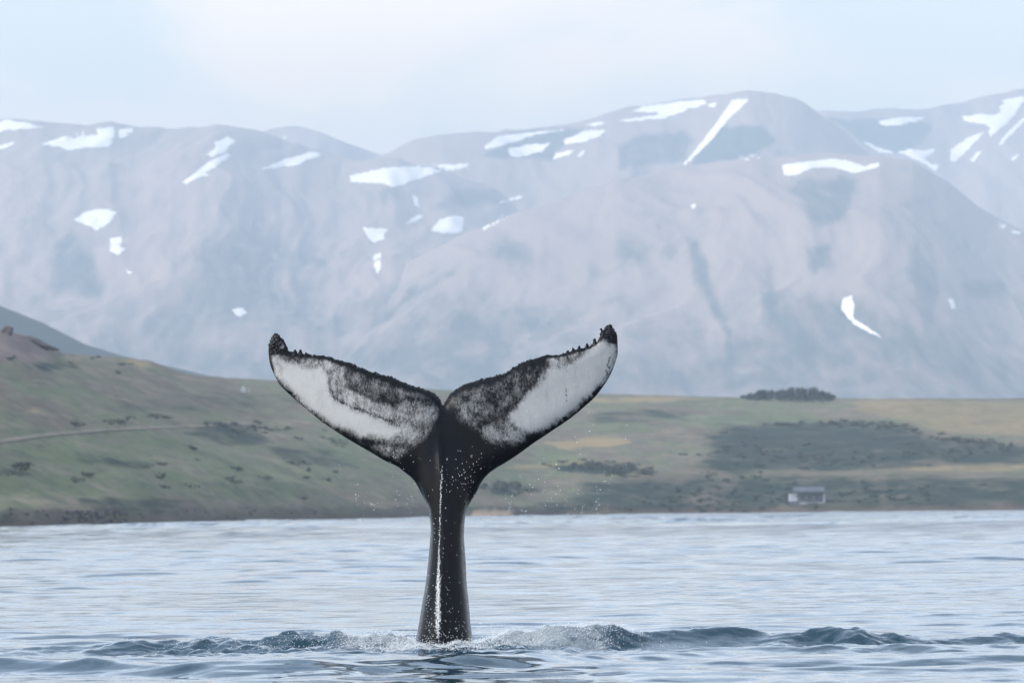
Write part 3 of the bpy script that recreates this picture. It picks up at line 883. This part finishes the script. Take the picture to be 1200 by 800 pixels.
LEAD_R = [(724.5, 405), (724.2, 415), (721, 426), (715, 440), (707, 452.5), (697, 465), (685, 476), (670, 488.5), (655, 499), (640, 509), (625, 519), (610, 530), (595, 540), (580, 549), (570, 557), (564, 565), (558.5, 576), (549.5, 591), (545.6, 603), (544, 618), (544, 633), (545, 648), (546, 666), (547, 684), (549, 702), (550.5, 720), (552, 735), (554.6, 754.5), (559, 785), (563, 830), (566, 880), (566, 930)]
LEAD_L = [(473, 930), (474, 880), (477, 830), (481, 785), (486.5, 754.5), (489.5, 738), (492.5, 720), (495.5, 702), (499, 681), (501.5, 660), (503.6, 636), (504.5, 621), (503, 603), (501, 592.5), (495.5, 582), (489.5, 570), (483.5, 561), (473, 552), (465, 546), (450, 539), (435, 530), (417.5, 520), (402.5, 511), (387.5, 501), (375, 492.5), (360, 480), (345, 467.5), (332.5, 456), (326, 449), (321, 440), (316, 429), (314, 420)]
SC = WY / F
def cat(pts, step, closed=False):
    """Catmull-Rom resample"""
    P = [np.array(p, float) for p in pts]
    o_ = []
    for i in range(len(P) - 1):
        p0 = P[max(i - 1, 0)]; p1 = P[i]; p2 = P[i + 1]; p3 = P[min(i + 2, len(P) - 1)]
        n = max(1, int(np.linalg.norm(p2 - p1) / step))
        for j in range(n):
            t_ = j / n
            o_.append(.5 * (2 * p1 + (p2 - p0) * t_ + (2 * p0 - 5 * p1 + 4 * p2 - p3) * t_ ** 2 + (3 * p1 - p0 - 3 * p2 + p3) * t_ ** 3))
    o_.append(P[-1])
    return o_
def serrate(pts, amp, seed):
    o_ = []
    s = 0.0
    for i, p in enumerate(pts):
        a = pts[max(i - 1, 0)]; b_ = pts[min(i + 1, len(pts) - 1)]
        t_ = (b_ - a) / (np.linalg.norm(b_ - a) + 1e-9)
        n_ = np.array([t_[1], -t_[0]])
        s += np.linalg.norm(p - a)
        v = float(fbm(np.array([s / 3.2]), np.array([seed * 3.1]), seed, 3, .65)[0])
        g = min(1, i / 6, (len(pts) - 1 - i) / 6)
        o_.append(p + n_ * amp * g * (v * .9 + .25 * max(0, v) ** 2))
    return o_
teeth = [(351, 414, 5.0, 2.2), (345, 413, 3.5, 2.0), (357.5, 415, 2.5, 1.6), (672, 409.5, 3.2, 1.6), (679, 408, 4.0, 1.7), (688, 405.5, 4.5, 1.7), (697, 401, 6.0, 2.0), (665, 412, 2.5, 1.5), (704, 390, 2.5, 1.6)]
def add_teeth(pts):
    o_ = []
    for p in pts:
        q = p.copy()
        for tx, ty, h, w_ in teeth:
            d = abs(p[0] - tx)
            if d < w_ * 2 and abs(p[1] - ty) < 9: q[1] -= h * math.exp(-(d / w_) ** 4)
        o_.append(q)
    return o_
tl = add_teeth(serrate(cat(TRAIL_L, .8), 1.9, 3))
tr = add_teeth(serrate(cat(TRAIL_R, .8), 1.6, 4))
lr = serrate(cat(LEAD_R, 1.6), .25, 5)
ll = serrate(cat(LEAD_L, 1.6), .25, 6)
OUT = tl + tr + lr + ll
OUTa = np.array(OUT)
nb = len(OUT)
gx, gy = np.meshgrid(np.arange(310, 728, 1.5), np.arange(376, 930, 1.5))
gx = gx + (np.arange(gx.shape[0]) % 2)[:, None] * .75
gx = gx.ravel(); gy = gy.ravel()
coarse = poly_sd(gx, gy, OUTa[::3])
keep = coarse > .9
gx = gx[keep]; gy = gy[keep]
r = geometry.delaunay_2d_cdt([Vector(p) for p in OUT] + [Vector(p) for p in zip(gx, gy)], [(i, (i + 1) % nb) for i in range(nb)], [], 1, 1e-5)
P2 = np.array([(v.x, v.y) for v in r[0]])
F2 = [tuple(f) for f in r[2]]
isb = np.array([any(k < nb for k in o_) for o_ in r[3]])
px, py = P2[:, 0], P2[:, 1]
dist = np.abs(poly_sd(px, py, OUTa[::2]))
dist[isb] = 0
# half thickness (in photo pixels at the whale's scale) : tail stock + flukes
ZC = [378, 474, 500, 530, 560, 590, 621, 660, 702, 740, 800, 930]
def sinterp(x, xs, ys_, sig):
    g = np.arange(min(xs) - 4 * sig, max(xs) + 4 * sig, 1.0)
    k_ = np.exp(-.5 * (np.arange(-3 * sig, 3 * sig + 1) / sig) ** 2); k_ /= k_.sum()
    v = np.convolve(np.pad(np.interp(g, xs, ys_), len(k_) // 2, mode='edge'), k_, mode='valid')
    return np.interp(x, g[:len(v)], v[:len(g)])
cxl = sinterp(py, ZC, [518.5, 518.5, 518.5, 520, 522, 523, 524, 523, 522.5, 521.5, 520, 519.5], 12)
wdl = sinterp(py, ZC, [4, 8, 24, 36, 32, 25.5, 20, 21.5, 27, 32, 40, 47], 9)
dpl = sinterp(py, ZC, [1, 5, 12, 18, 23, 26, 29, 33, 38, 43, 50, 60], 12)
q = np.clip(np.abs(px - cxl) / wdl, 0, 1)
ped = dpl * np.sqrt(np.clip(1 - q ** 2.2, 0, 1))
ped *= smooth(470, 500, py) * .9 + .1
keel = np.exp(-((px - cxl + 4.5) / 5.0) ** 2) * smooth(480, 560, py) * sinterp(py, [480, 560, 640, 750], [1, 4.5, 5.5, 3], 14)
span = np.abs(px - 518.5)
thick = sinterp(span, [-60, 0, 30, 60, 120, 180, 206], [11, 13, 13, 11, 7.5, 4.2, 2.2], 10)
wide = sinterp(span, [-60, 0, 60, 150, 206], [26, 26, 26, 20, 9], 10)
fl = thick * np.sqrt(np.clip(1 - (1 - np.clip(dist / wide, 0, 1)) ** 2, 0, 1)) * (1 - smooth(560, 610, py) * 0)
edgef = np.sqrt(np.clip(1 - (1 - np.clip(dist / 5.0, 0, 1)) ** 2, 0, 1))
half = np.maximum(fl * (py < 600), 0)
k_ = 5.0
hh = np.clip(.5 + .5 * (ped - half) / k_, 0, 1)
half = (half * (1 - hh) + ped * hh + k_ * hh * (1 - hh))
half = np.where(isb, 0, np.minimum(half, half * edgef + .0) + 0)
front_h = half + keel * edgef
relief = .0 * fbm(px / 14, py / 20, 301, 4) * smooth(0, 8, dist)
bend = 0.10 * (span * SC) ** 2 * .35 + .02 * np.sin(px / 40)          # tips lean away a little
lean = (755 - py) * SC * 0.05                                          # the tail leans slightly away
def w3(px_, py_, off):
    # photo column and row at the whale's own distance, then depth
    u, e = ray_ue(px_, py_)
    Yb = WY + off
    return np.stack([u * WY, Yb, CAM_H + e * WY], -1)
Vf = w3(px, py, -front_h * SC + bend + lean + relief * SC * .4)
Vb = w3(px, py, half * SC + bend + lean)
n2 = len(px)
bi = np.where(isb, np.arange(n2), -1)
back_idx = np.full(n2, -1); cnt = n2
nonb = ~isb
back_idx[nonb] = n2 + np.arange(nonb.sum())
back_idx[isb] = np.nonzero(isb)[0]
VV = np.concatenate([Vf, Vb[nonb]], 0)
FA = np.array(F2)
# orientation: front faces towards -Y
a, b_, c_ = Vf[FA[:, 0]], Vf[FA[:, 1]], Vf[FA[:, 2]]
nn = np.cross(b_ - a, c_ - a)
flip = nn[:, 1] > 0
FA[flip] = FA[flip][:, ::-1]
BF = back_idx[FA][:, ::-1]
wh = quads_mesh('humpback_whale', VV, np.concatenate([FA, BF], 0))
# pigment of the underside of the flukes
def zl(p): return [(300 + x / 4, 370 + y / 4) for x, y in p]
def zr(p): return [(510 + x / 4, 370 + y / 4) for x, y in p]
wob = 3.5 * fbm(px / 9, py / 9, 311, 4)
ax_, ay_ = px + wob, py + wob * .7
Wt = np.zeros(n2)
def paint(poly, val, s):
    global Wt
    Wt = np.maximum(Wt, val * smooth(-s, s, poly_sd(ax_, ay_, poly)))
def darken(poly, val, s):
    global Wt
    m_ = smooth(-s, s, poly_sd(px, py, poly)); Wt = Wt * (1 - m_) + np.minimum(Wt, val) * m_
# left fluke
paint(zl([(95, 190), (150, 205), (230, 235), (300, 225), (340, 270), (345, 340), (370, 390), (440, 425), (560, 475), (650, 510), (700, 530), (640, 580), (560, 575), (470, 560), (350, 515), (250, 435), (150, 350), (95, 280)]), 1.0, 8)
paint(zl([(58, 180), (100, 180), (150, 340), (230, 420), (350, 520), (420, 575), (300, 500), (160, 370), (85, 280)]), .8, 4)
paint(zl([(620, 420), (700, 395), (800, 400), (858, 420), (850, 480), (800, 560), (740, 610), (640, 610), (560, 590), (600, 500)]), .50, 8)
paint(zl([(335, 280), (400, 320), (560, 400), (650, 415), (650, 500), (560, 470), (450, 430), (370, 395), (345, 350)]), .60, 5)
paint(zl([(640, 500), (720, 490), (780, 520), (740, 580), (660, 590)]), .64, 9)
paint(zl([(180, 190), (330, 200), (420, 240), (430, 340), (360, 330), (300, 240), (200, 240)]), .52, 5)
paint(zl([(400, 340), (520, 400), (650, 450), (620, 490), (480, 440), (380, 390)]), .68, 5)
paint(zl([(330, 210), (560, 290), (760, 350), (860, 400), (700, 400), (560, 410), (400, 330)]), .30, 9)
paint(zl([(480, 590), (620, 600), (740, 620), (660, 680), (560, 640)]), .38, 6)
# right fluke
paint(zr([(790, 115), (830, 125), (840, 200), (800, 300), (740, 370), (660, 440), (570, 505), (500, 540), (430, 545), (380, 520), (335, 490), (390, 405), (470, 335), (500, 280), (540, 240), (610, 225), (680, 180), (740, 145)]), 1.0, 8)
paint(zr([(820, 120), (856, 130), (856, 200), (835, 260), (800, 320), (790, 290), (825, 220)]), .85, 3)
paint(zr([(190, 530), (330, 470), (450, 530), (420, 590), (370, 615), (290, 600), (230, 580)]), .53, 8)
paint(zr([(85, 420), (150, 385), (240, 390), (300, 430), (230, 500), (180, 530), (120, 490)]), .43, 9)
paint(zr([(70, 400), (140, 330), (320, 290), (420, 250), (560, 200), (600, 215), (500, 300), (400, 390), (300, 480), (200, 470), (100, 480)]), .31, 9)
paint(zr([(520, 190), (640, 170), (720, 150), (700, 190), (600, 240), (540, 240)]), .55, 4)
# dark rim of the trailing edge
rim = np.minimum(line_d(px, py, TRAIL_L[7:]), line_d(px, py, TRAIL_R[:-8]))
rimw = np.interp(span, [0, 110, 150, 206], [5.5, 4.6, 3.2, 2.6])
Wt = Wt * smooth(rimw * .35, rimw * 1.5, rim + .8 * fbm(px / 4, py / 4, 312, 3))
darken([(311, 412), (314, 396), (323, 387), (332, 397), (336, 410), (329, 406), (324, 412), (316, 413)], .12, 2.5)
paint([(326, 398), (331, 402), (330, 408), (325, 405)], .7, 1.5)
darken([(703, 384), (714, 377), (722, 384), (726, 398), (720, 402), (714, 400), (709, 393)], .18, 2)
darken(zr([(735, 360), (770, 330), (775, 355), (745, 385)]), .0, 1.5)
darken(zr([(600, 475), (615, 468), (625, 485), (605, 500)]), .0, 1.2)
darken(zl([(125, 340), (140, 345), (168, 358), (155, 366), (130, 352)]), .0, 1.0)
for ln, wd in ((zl([(350, 335), (358, 370), (385, 400), (430, 420), (550, 455), (640, 498), (670, 515)]), .5), (zr([(615, 340), (618, 400)]), .5), (zr([(825, 190), (815, 215), (808, 235), (822, 240)]), .7),
               (zr([(800, 250), (808, 270), (795, 290)]), .8), (zr([(520, 535), (545, 550)]), .8), (zr([(835, 250), (790, 330), (740, 385), (660, 455), (560, 535), (400, 645)]), .7), (zl([(60, 240), (85, 290), (125, 345), (240, 445), (400, 565), (470, 600)]), .7), (zr([(620, 180), (618, 260)]), .6)):
    Wt *= .25 + .75 * smooth(wd * .3, wd * 2.6, line_d(px + 1.6 * fbm(px / 5, py / 5, 331, 3), py + 1.6 * fbm(px / 5, py / 5, 332, 3), ln) + 1.3 * np.abs(fbm(px / 6, py / 6, 333, 2)))
Wt *= 1 - smooth(548, 580, py)
full = np.concatenate([Wt, Wt[nonb] * 0.0])
attr(wh, 'pale', full)
stock = np.concatenate([smooth(470, 520, py) * (1 - smooth(30, 70, span)), np.ones(nonb.sum())])
attr(wh, 'wetness', np.clip(.3 + stock, 0, 1))
def mat_whale():
    m, t, b = material('whale_skin')
    n1 = n_noise(t, n_coord(t, (1.1, .3, .6)), 30, 9, .74, .2)
    n2_ = n_noise(t, n_coord(t, (1, .3, .5)), 85, 6, .75)
    n3 = n_noise(t, n_coord(t, (1, .3, 1)), 3.5, 5, .6)
    W_ = n_attr(t, 'pale')
    mid = n_math(t, 'MULTIPLY', n_math(t, 'MULTIPLY', W_, n_math(t, 'SUBTRACT', 1.08, W_)), 4.0)      # mottling strongest at half tone
    nn_ = n_math(t, 'ADD', n_math(t, 'MULTIPLY', n_math(t, 'SUBTRACT', n1, .5), 1.5), n_math(t, 'MULTIPLY', n_math(t, 'SUBTRACT', n2_, .5), 1.6))
    v = n_math(t, 'ADD', W_, n_math(t, 'MULTIPLY', mid, n_math(t, 'ADD', n_math(t, 'MULTIPLY', nn_, .75), n_math(t, 'MULTIPLY', n_math(t, 'SUBTRACT', n_noise(t, n_coord(t, (1, .3, .7)), 7, 5, .65), .5), 1.2))))
    f = n_range(t, v, .08, 1.06)
    spk = n_range(t, n_noise(t, n_coord(t, (1, .3, 1)), 30, 4, .6), .66, .78, 1, .55)
    f = n_math(t, 'MULTIPLY', f, spk)
    f = n_math(t, 'MULTIPLY', f, n_range(t, n_noise(t, n_coord(t, (1, .3, .35)), 9, 6, .7), .3, .55, .88, 1.0))
    black = n_mix(t, n3, (0.002, 0.0028, 0.004), (0.006, 0.0075, 0.010))
    white = n_mix(t, n3, (0.32, 0.33, 0.34), (0.40, 0.41, 0.415))
    t.links.new(n_mix(t, f, black, white), b.inputs['Base Color'])
    r = n_math(t, 'SUBTRACT', .50, n_math(t, 'MULTIPLY', n_attr(t, 'wetness'), .32))
    t.links.new(r, b.inputs['Roughness'])
    b.inputs['IOR'].default_value = 1.34
    b.inputs['Specular IOR Level'].default_value = 0.2
    bp = N(t, 'ShaderNodeBump'); bp.inputs['Strength'].default_value = .25; bp.inputs['Distance'].default_value = .02
    t.links.new(n1, bp.inputs['Height'])
    t.links.new(bp.outputs['Normal'], b.inputs['Normal'])
    return m
M_SKIN = mat_whale()
# origin at the waterline
org = Vector((WX, WY, 0))
wh.transform(Matrix.Translation(-org))
whale = link('humpback_whale', wh, M_SKIN)
whale.location = org
tag(whale, 'black and white humpback whale tail flukes raised above the water', 'whale')
WHB = BVHTree.FromPolygons([Vector(v) for v in VV], [tuple(f) for f in np.concatenate([FA, BF], 0)])
def on_whale(px_, py_):
    p = at(px_, py_, WY); d = (p - CAMP).normalized()
    h = WHB.ray_cast(CAMP, d)
    return h[0], h[1]

# barnacles crusting the fluke tips and the trailing edge
bav = []; baf = []
rb = random.Random(21)
def barnacle(px_, py_, r):
    p, n_ = on_whale(px_, py_)
    if p is None: return
    lump(tuple(p - org), r, rb, bav, baf, 1, 1.0, .5)
for _ in range(75): barnacle(rb.gauss(321, 4), rb.gauss(400, 6), rb.uniform(.008, .022))
for _ in range(75): barnacle(rb.gauss(716, 4), rb.gauss(389, 5), rb.uniform(.008, .022))
for e_ in (tl[30:], tr[:-25]):
    for p in e_:
        if rb.random() < .42: barnacle(p[0] + rb.uniform(-.6, .6), p[1] + rb.uniform(.4, 2.6), rb.uniform(.006, .017))
M_BARN = mat_plain('barnacle_crust', (0.030, 0.032, 0.038), .55, (0.008, 0.008, 0.010), 30)
bo = link('barnacles', mesh('barnacles', bav, baf), M_BARN, whale)
tag(bo, kind='stuff')

# water running down the tail: beads and trickles, with the keel's wet highlight built in
def drop_mesh(c, r, st, n_, vs, fs):
    k = len(vs)
    bm = DROP
    for v in bm: vs.append((c[0] + v[0] * r, c[1] + v[1] * r, c[2] + v[2] * r * st))
    for f in DROPF: fs.append([k + i for i in f])
_bm = bmesh.new(); bmesh.ops.create_icosphere(_bm, subdivisions=1, radius=1)
DROP = [tuple(v.co) for v in _bm.verts]; DROPF = [[v.index for v in f.verts] for f in _bm.faces]; _bm.free()
dm, dt, db = material('white_water')
db.inputs['Base Color'].default_value = (0.78, 0.81, 0.84, 1)
db.inputs['Roughness'].default_value = 0.25
db.inputs['IOR'].default_value = 1.333
db.inputs['Transmission Weight'].default_value = 0.25
tv = []; tf = []
def bead(px_, py_, r, st):
    p, n_ = on_whale(px_, py_)
    if p is None: return
    drop_mesh(p - org + (n_ or Vector((0, -1, 0))) * r * .25, r, st, None, tv, tf)
for y in np.arange(545, 748, .9):  # dense white beads in place of the glint on the wet keel
    x = np.interp(y, [545, 600, 650, 690, 745], [518, 516, 514.5, 513.5, 513.2])
    dens = np.interp(y, [545, 570, 640, 665, 690, 730, 748], [.6, 1.2, 1.0, 4, 9, 9, 1.5])
    w_ = np.interp(y, [545, 640, 690, 735, 748], [1.0, .8, 2.6, 3.2, 1.8])
    for _ in range(int(dens + rb.random())): bead(rb.gauss(x, w_ * .55), y + rb.uniform(-1, 1), rb.uniform(.002, .006), rb.uniform(1.2, 2.6))
for (cx, cy, sx, sy, n) in [(501, 715, 1.5, 16, 26), (505, 735, 7, 8, 34), (525, 690, 1.5, 18, 14), (538, 735, 6, 10, 22), (509, 625, 1, 14, 6), (543, 650, 1, 20, 8), (520, 745, 16, 4, 50), (528, 560, 10, 14, 22), (545, 555, 8, 10, 24), (478, 540, 10, 8, 14), (552, 535, 12, 12, 22), (520, 600, 10, 30, 16), (525, 660, 12, 30, 18), (510, 700, 5, 20, 10), (545, 570, 6, 10, 12)]:
    for _ in range(n): bead(rb.gauss(cx, sx), rb.gauss(cy, sy), rb.uniform(.002, .0055), rb.uniform(1.0, 2.4))
to = link('water_beads_glint', mesh('water_beads_glint', tv, tf), dm, whale)
tag(to, kind='stuff')

# drops falling from the flukes
fv = []; ff = []
def fall(px_, py_, Y_, r, st=1.0):
    drop_mesh(at(px_, py_, Y_), r, st, None, fv, ff)
for (x0, x1, y0, y1, n) in [(600, 735, 470, 600, 150), (640, 720, 520, 600, 60), (395, 490, 545, 600, 70), (420, 500, 600, 720, 60), (555, 640, 590, 720, 60), (560, 700, 560, 605, 60)]:
    for _ in range(n // 5):                       # drops fall in loose strings
        cx, cy, cY = rb.uniform(x0, x1), rb.uniform(y0, y1), WY + rb.uniform(-.7, .7)
        sl = rb.uniform(-.25, .25)
        for _ in range(rb.randint(1, 8)):
            dy = rb.gauss(0, 9)
            fall(cx + dy * sl + rb.gauss(0, 1.8), cy + dy, cY, min(.007, abs(rb.gauss(0, .0024)) + .0013), rb.uniform(1, 1.8))
tag(link('falling_drops', mesh('falling_drops', fv, ff), dm), kind='stuff')

# splash thrown up where the tail meets the water
pv = []; pf = []
def spray(xc, sx, n, hmax, yoff=0.0, ys_=.5):
    for _ in range(int(n * 1.9)):
        x = rb.gauss(xc, sx)
        X_ = (x - 600) / F * WY
        Y_ = WY + yoff + rb.gauss(0, ys_)
        z = water_z(X_, Y_) + min(abs(rb.gauss(0, hmax)), hmax * 2.6) - .01
        drop_mesh((X_, Y_, z), rb.choice((.002, .003, .003, .004, .005)) * rb.uniform(.7, 1.2), rb.uniform(.8, 1.8), None, pv, pf)
spray(470, 26, 1500, .04, -.7)
spray(425, 38, 700, .035, -.5)
spray(520, 40, 2200, .02, -1.0, .4)
spray(480, 70, 2600, .025, -.9, .5)
spray(620, 60, 1800, .02, -.5, .5)
spray(572, 16, 700, .04, -.6)
spray(655, 36, 1100, .035, -.2)
spray(700, 22, 300, .03, -.1)
spray(270, 60, 350, .02, 0)
spray(1000, 16, 220, .018, .7, .25)
spray(900, 60, 200, .012, .7, .25)
spray(560, 12, 160, .14, -.2, .4)
spray(478, 10, 160, .12, -.2, .4)
for (cx, cy) in ((569, 728), (568, 738), (476, 733), (650, 736)):
    for _ in range(40): fall(rb.gauss(cx, 4), rb.gauss(cy, 4), WY + rb.uniform(-.3, .3), rb.uniform(.003, .008))
tag(link('splash', mesh('splash', pv, pf), dm), kind='stuff')

# ------------------------------------------------------------------ the air: even pale haze round everything
hz = bpy.data.materials.new('haze_air')
hz.use_nodes = True
hz.node_tree.nodes.clear()
ho = N(hz.node_tree, 'ShaderNodeOutputMaterial')
hv = N(hz.node_tree, 'ShaderNodeVolumePrincipled')
hv.inputs['Color'].default_value = (0.565, 0.705, 0.865, 1)
hv.inputs['Density'].default_value = 0.0001
hv.inputs['Anisotropy'].default_value = 0.0
hz.node_tree.links.new(hv.outputs['Volume'], ho.inputs['Volume'])
allz = [-3.0]
vs = []; fs = []
box(vs, fs, -9000, 9000, -600, 26000, -60, 1330)
hb = link('haze', mesh('haze', vs, fs), hz, smooth=False)
tag(hb, kind='stuff')
